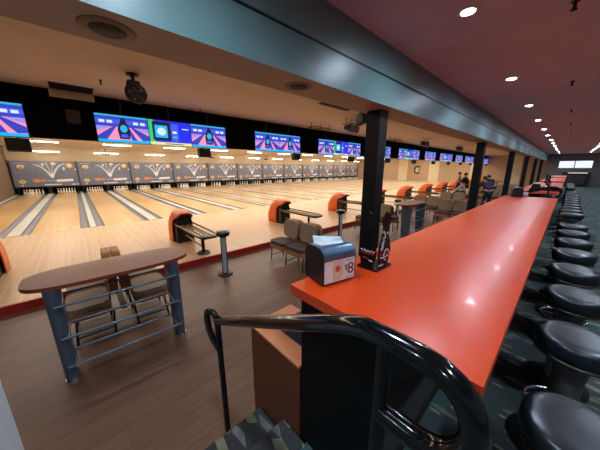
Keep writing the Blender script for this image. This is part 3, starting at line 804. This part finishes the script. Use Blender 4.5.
for k in range(5):
    a = 2*PI*k/5; bl = MB(); d = e1*math.cos(a)+e2*math.sin(a); d2 = e1*math.cos(a+.9)+e2*math.sin(a+.9)
    bl.add([C0+d*.02+ax*.01, C0+d*.135+ax*.03, C0+d2*.135-ax*.02, C0+d2*.03-ax*.01], [(0, 1, 2, 3)]); bl.flat = True
    bo = bl.build('blade', 'black', fn); md = bo.modifiers.new('s', 'SOLIDIFY'); md.thickness = .004
hub = MB(); hub.tube([C0-ax*.08, C0+ax*.08], .05, 14); hub.build('hub', 'black', fn)

# hanging lamp bars with spotlights
def lamp_bar(loc, label, n, L):
    b = thing('light_bar', label, 'stage lights', loc, 0, 'dark stage light bars under the tan ceiling')
    f = MB()
    f.tube([(-.15, -L/2, -.14), (-.15, L/2, -.14)], .014, 8).tube([(.15, -L/2, -.14), (.15, L/2, -.14)], .014, 8)
    for y in (-L/2, 0, L/2): f.tube([(-.15, y, -.14), (.15, y, -.14)], .012, 8).tube([(0, y, -.14), (0, y, 0)], .012, 8)
    f.build('frame', 'rail_metal', b)
    for k in range(n):
        y = -L/2+L*(k+.5)/n
        c = MB(); c.tube([(-.12, y, -.24), (-.02, y, -.26), (.16, y, -.30)], [.07, .11, .12], 12); c.tube([(0, y, -.14), (0, y, -.2)], .018, 6)
        c.build('spotlight', 'black_satin', b)
    return b
lamp_bar((-6.05, 6.5, ZH), 'brown pipe frame under the tan ceiling above the second screen group', 0, .9)
lamp_bar((-4.85, 6.6, ZH), 'pair of dark spotlights on a frame left of the first black column', 2, .5)
lamp_bar((-6.0, 11.8, ZH), 'dark pipe frame under the ceiling just past the first black column', 0, 1.0)
lamp_bar((-5.3, 13.6, ZH), 'dark spotlights on a frame past the first black column', 2, .6)
lamp_bar((-5.0, 18.4, ZH), 'dark spotlights on a frame close to the second black column', 2, .7)
lamp_bar((-4.6, 22.5, ZH), 'dark spotlights on a frame past the second black column', 3, .9)
hs = thing('hanging_speaker', 'black wedge speaker hanging beside the top of the first black column', 'speaker', (-4.05, 5.95, ZH))
MB().prism([(-.1, -.34), (.14, -.28), (.12, -.03), (-.08, -.05)], -.12, .12, 'y').build('cabinet', 'black', hs, bevel=.01)
MB().tube([(0, 0, -.05), (0, 0, 0)], .02, 8).build('bracket', 'black_satin', hs)
# projector-like gadgets under the lane ceiling
for k, (x, y) in enumerate(((-24.6, 2.0), (-24.6, 10.4), (-24.6, 17.1))):
    pj = thing('ceiling_gadget', 'small dark bracketed device above the mural over lanes %s' % ('3 and 4', '7 and 8', '11 and 12')[k], 'projector', (x, y, 3.0), 0, 'dark devices above the murals')
    B(-.1, .1, -.28, .28, -.16, -.05).build('case', 'black_satin', pj, bevel=.02); MB().tube([(0, 0, -.05), (0, 0, ZH-3.0)], .03, 8).build('bracket', 'black_satin', pj); MB().tube([(.1, 0, -.11), (.15, 0, -.12)], .05, 12).build('lens', 'black_gloss', pj)
vs1 = thing('valance_speaker', 'small dark square speaker on the black band near the first screens', 'speaker', (-7.0, .15, 2.84))
B(.0, .07, -.11, .11, -.13, .13).build('cabinet', 'dark_wall', vs1, bevel=.008); B(.07, .076, -.095, .095, -.115, .115).build('grille', 'grille', vs1)
# round emblem on the far wall
em = thing('wall_emblem', 'round dark emblem mounted on the far tan wall', 'emblem', (-15.22, YE, 1.62))
MB().tube([(.42*math.cos(math.radians(a)), -.05, .5*math.sin(math.radians(a))) for a in range(40, 321, 14)], .085, 8).build('ring', 'black_satin', em)
MB().prism(disc2(0, 0, .24, .3), -.05, -.005, 'y').build('disc', 'pale_panel', em)
MB().tube([(.1, -.06, -.06), (.36, -.06, .1)], .07, 8).build('hook', 'rail_metal', em)

# ------------------------------------------------------------------ people
def skin_obj(name, verts, edges, radii, m, parent, root=0, sub=2):
    me = bpy.data.meshes.new(name); me.from_pydata(verts, edges, []); me.materials.append(M[m])
    bm = bmesh.new(); bm.from_mesh(me); ly = bm.verts.layers.skin.verify(); bm.verts.ensure_lookup_table()
    for i, v in enumerate(bm.verts):
        r = radii[i]; v[ly].radius = r if isinstance(r, tuple) else (r, r); v[ly].use_root = (i == root)
    bm.to_mesh(me); bm.free()
    o = bpy.data.objects.new(name, me); COL.objects.link(o); o.parent = parent
    md = o.modifiers.new('skin', 'SKIN'); md.use_smooth_shade = True
    md2 = o.modifiers.new('sub', 'SUBSURF'); md2.levels = sub; md2.render_levels = sub
    return o
def person(loc, rz, label, J, top, scale=1.0):
    """J: joint positions, figure faces +x"""
    p = thing('person', label, 'person', loc, rz); p.scale = (scale,)*3
    V = []; E_ = []; Rr = []; ix = {}
    def add(n, pos, r, par=None):
        ix[n] = len(V); V.append(tuple(pos)); Rr.append(r)
        if par: E_.append((ix[par], ix[n]))
    j = {k: Vector(v) for k, v in J.items()}
    add('pelvis', j['pelvis'], (.13, .10)); add('waist', j['pelvis'].lerp(j['chest'], .5), (.125, .09), 'pelvis'); add('chest', j['chest'], (.145, .10), 'waist')
    add('neck', j['neck'], .055, 'chest'); add('head0', j['neck'].lerp(j['head'], .5), .07, 'neck'); add('head', j['head'], (.085, .098), 'head0'); add('crown', j['head']+(j['head']-j['neck']).normalized()*.07, .07, 'head')
    fw = j.get('face', Vector((1, 0, 0))).normalized()
    add('nose', j['head']+fw*.115-(j['head']-j['neck']).normalized()*.02, .014, 'head')
    for s in ('l', 'r'):
        add('sh'+s, j['sh'+s], .062, 'chest'); add('el'+s, j['el'+s], .043, 'sh'+s); add('wr'+s, j['wr'+s], .028, 'el'+s)
        d = (j['wr'+s]-j['el'+s]).normalized(); side = d.cross(Vector((0, 0, 1)));
        side = side.normalized() if side.length > .1 else Vector((1, 0, 0))
        add('palm'+s, j['wr'+s]+d*.07, (.034, .016), 'wr'+s)
        for k, (o_, ln) in enumerate(((-.027, .065), (-.009, .078), (.009, .074), (.026, .058))):
            b0_ = j['wr'+s]+d*.105+side*o_
            add('f%d%s' % (k, s), b0_, .009, 'palm'+s); add('g%d%s' % (k, s), b0_+d*ln*.5-Vector((0, 0, .01)), .008, 'f%d%s' % (k, s)); add('h%d%s' % (k, s), b0_+d*ln*.85-Vector((0, 0, .025)), .007, 'g%d%s' % (k, s))
        add('t0'+s, j['wr'+s]+d*.04+side*.04, .011, 'palm'+s); add('t1'+s, j['wr'+s]+d*.085+side*.055, .009, 't0'+s)
        add('hip'+s, j['hip'+s], .088, 'pelvis'); add('kn'+s, j['kn'+s], .058, 'hip'+s); add('an'+s, j['an'+s], .04, 'kn'+s); add('to'+s, j['an'+s]+j.get('toe', Vector((.15, 0, -.05))), .032, 'an'+s)
    skin_obj('body', V, E_, Rr, 'skin', p)
    def sub(names, links, grow, nm, m):
        vs = [V[ix[n]] for n in names]; es = [(names.index(a), names.index(b)) for a, b in links]
        rs = []
        for n in names:
            r = Rr[ix[n]]; r = r if isinstance(r, tuple) else (r, r); rs.append((r[0]+grow, r[1]+grow))
        return skin_obj(nm, vs, es, rs, m, p)
    sub(['pelvis', 'waist', 'chest', 'shl', 'ell', 'wrl', 'shr', 'elr', 'wrr'], [('pelvis', 'waist'), ('waist', 'chest'), ('chest', 'shl'), ('shl', 'ell'), ('ell', 'wrl'), ('chest', 'shr'), ('shr', 'elr'), ('elr', 'wrr')], .018, 'shirt', top)
    sub(['pelvis', 'hipl', 'knl', 'anl', 'hipr', 'knr', 'anr'], [('pelvis', 'hipl'), ('hipl', 'knl'), ('knl', 'anl'), ('pelvis', 'hipr'), ('hipr', 'knr'), ('knr', 'anr')], .014, 'trousers', 'denim')
    for s in 'lr': sub(['an'+s, 'to'+s], [('an'+s, 'to'+s)], .014, 'shoe', 'shoe')
    up = (j['head']-j['neck']).normalized(); hc = j['head']+up*.035-fw*.028
    sd = up.cross(fw)
    hm = MB(); n = 14; rows = []
    for a in range(0, 7):
        th = a/6*1.95
        rows.append([hc+up*(.118*math.cos(th))+(fw*math.cos(2*PI*k/n)*.108+sd*math.sin(2*PI*k/n)*.098)*math.sin(th)-(fw*.0) for k in range(n)])
    vs = [v for r in rows for v in r]; hm.add(vs, [(a*n+k, a*n+(k+1) % n, (a+1)*n+(k+1) % n, (a+1)*n+k) for a in range(6) for k in range(n)], 0, True)
    hm.build('hair', 'hair', p)
    ey = MB()
    for s in (-1, 1):
        c = j['head']+fw*.088+sd*s*.034+up*.012
        ey.lathe([(0, -.012), (.012, -.005), (.012, .005), (0, .012)], tuple(c), 8)
    ey.build('eyes', 'black', p)
    return p
STAND = dict(pelvis=(0, 0, .94), chest=(.0, 0, 1.28), neck=(.0, 0, 1.46), head=(.02, 0, 1.60), shl=(0, .19, 1.39), shr=(0, -.19, 1.39), ell=(-.03, .25, 1.12), elr=(-.02, -.25, 1.12), wrl=(.08, .24, .88), wrr=(.12, -.2, .9),
             hipl=(0, .09, .9), hipr=(0, -.09, .9), knl=(.02, .1, .5), knr=(.03, -.1, .5), anl=(-.02, .11, .08), anr=(-.02, -.11, .08))
SIT = dict(pelvis=(-.08, 0, .60), chest=(.02, 0, .88), neck=(.08, 0, 1.05), head=(.13, 0, 1.18), shl=(.04, .19, .98), shr=(.04, -.19, .98), ell=(.22, .26, .75), elr=(.22, -.24, .76), wrl=(.42, .16, .68), wrr=(.44, -.12, .68),
           hipl=(-.02, .1, .585), hipr=(-.02, -.1, .585), knl=(.40, .13, .56), knr=(.40, -.13, .56), anl=(.42, .13, .08), anr=(.42, -.13, .08))
LEAN = dict(pelvis=(-.05, 0, .93), chest=(.14, 0, 1.22), neck=(.24, 0, 1.38), head=(.30, 0, 1.50), shl=(.18, .19, 1.32), shr=(.18, -.19, 1.32), ell=(.34, .24, 1.10), elr=(.34, -.24, 1.10), wrl=(.52, .18, .98), wrr=(.52, -.16, .98),
            hipl=(-.05, .09, .89), hipr=(-.05, -.09, .89), knl=(.03, .1, .5), knr=(-.03, -.1, .5), anl=(.0, .11, .08), anr=(-.12, -.11, .08))
person((-5.3, 20.6, ZF), PI, 'standing person in a dusty pink top, farthest along beside the seats', STAND, 'shirt_pink', .97)
person((-4.3, 18.0, ZF), PI*.9, 'standing person in a black top just left of the second column', STAND, 'shirt_black', .97)
person((-4.0, 16.52, ZF), PI, 'seated person in a pale grey shirt facing the lanes', SIT, 'shirt_grey', 1.0)
person((-2.32, 13.6, ZF), PI*.75, 'person in a dark purple top leaning forward beside the second column', LEAN, 'shirt_purple', .98)
person((-2.85, 17.6, ZF), PI*.8, 'person in a black top bending forward behind the purple topped person', LEAN, 'shirt_black', .97)
# chair under the seated person
dup(b0, (-3.46, 16.25, ZF), 'bench under the seated person in the pale grey shirt', PI/2)

# ------------------------------------------------------------------ camera, world, view
sc = bpy.context.scene
cam = bpy.data.cameras.new('camera'); co = bpy.data.objects.new('camera', cam); COL.objects.link(co)
cam.sensor_width = 36; cam.sensor_fit = 'HORIZONTAL'; cam.lens = 240.2/600*36; cam.clip_start = .02; cam.clip_end = 200
f = 240.2
Lv = Vector((74-300, 168.5-225, f)); Rv = Vector((569.5-300, 168.5-225, f))
Yc = Rv.normalized(); Xc = -Lv.normalized(); Xc = (Xc-Yc*Xc.dot(Yc)).normalized(); Zc = Xc.cross(Yc)
if Zc.y > 0: Zc = -Zc
# columns: camera right, up, back in world coordinates
right = Vector((Xc.x, Yc.x, Zc.x)); down = Vector((Xc.y, Yc.y, Zc.y)); fwd = Vector((Xc.z, Yc.z, Zc.z))
mw = Matrix((( right.x, -down.x, -fwd.x, 0), (right.y, -down.y, -fwd.y, 0), (right.z, -down.z, -fwd.z, EYE), (0, 0, 0, 1)))
co.matrix_world = mw
sc.camera = co
w = bpy.data.worlds.new('world'); sc.world = w; w.use_nodes = True
w.node_tree.nodes['Background'].inputs[0].default_value = (.9, .92, 1, 1); w.node_tree.nodes['Background'].inputs[1].default_value = .09
vs_ = sc.view_settings; sc.display_settings.display_device = 'sRGB'
vs_.view_transform = 'Standard'; vs_.look = 'None'; vs_.gamma = 1; vs_.exposure = 0; vs_.use_curve_mapping = False
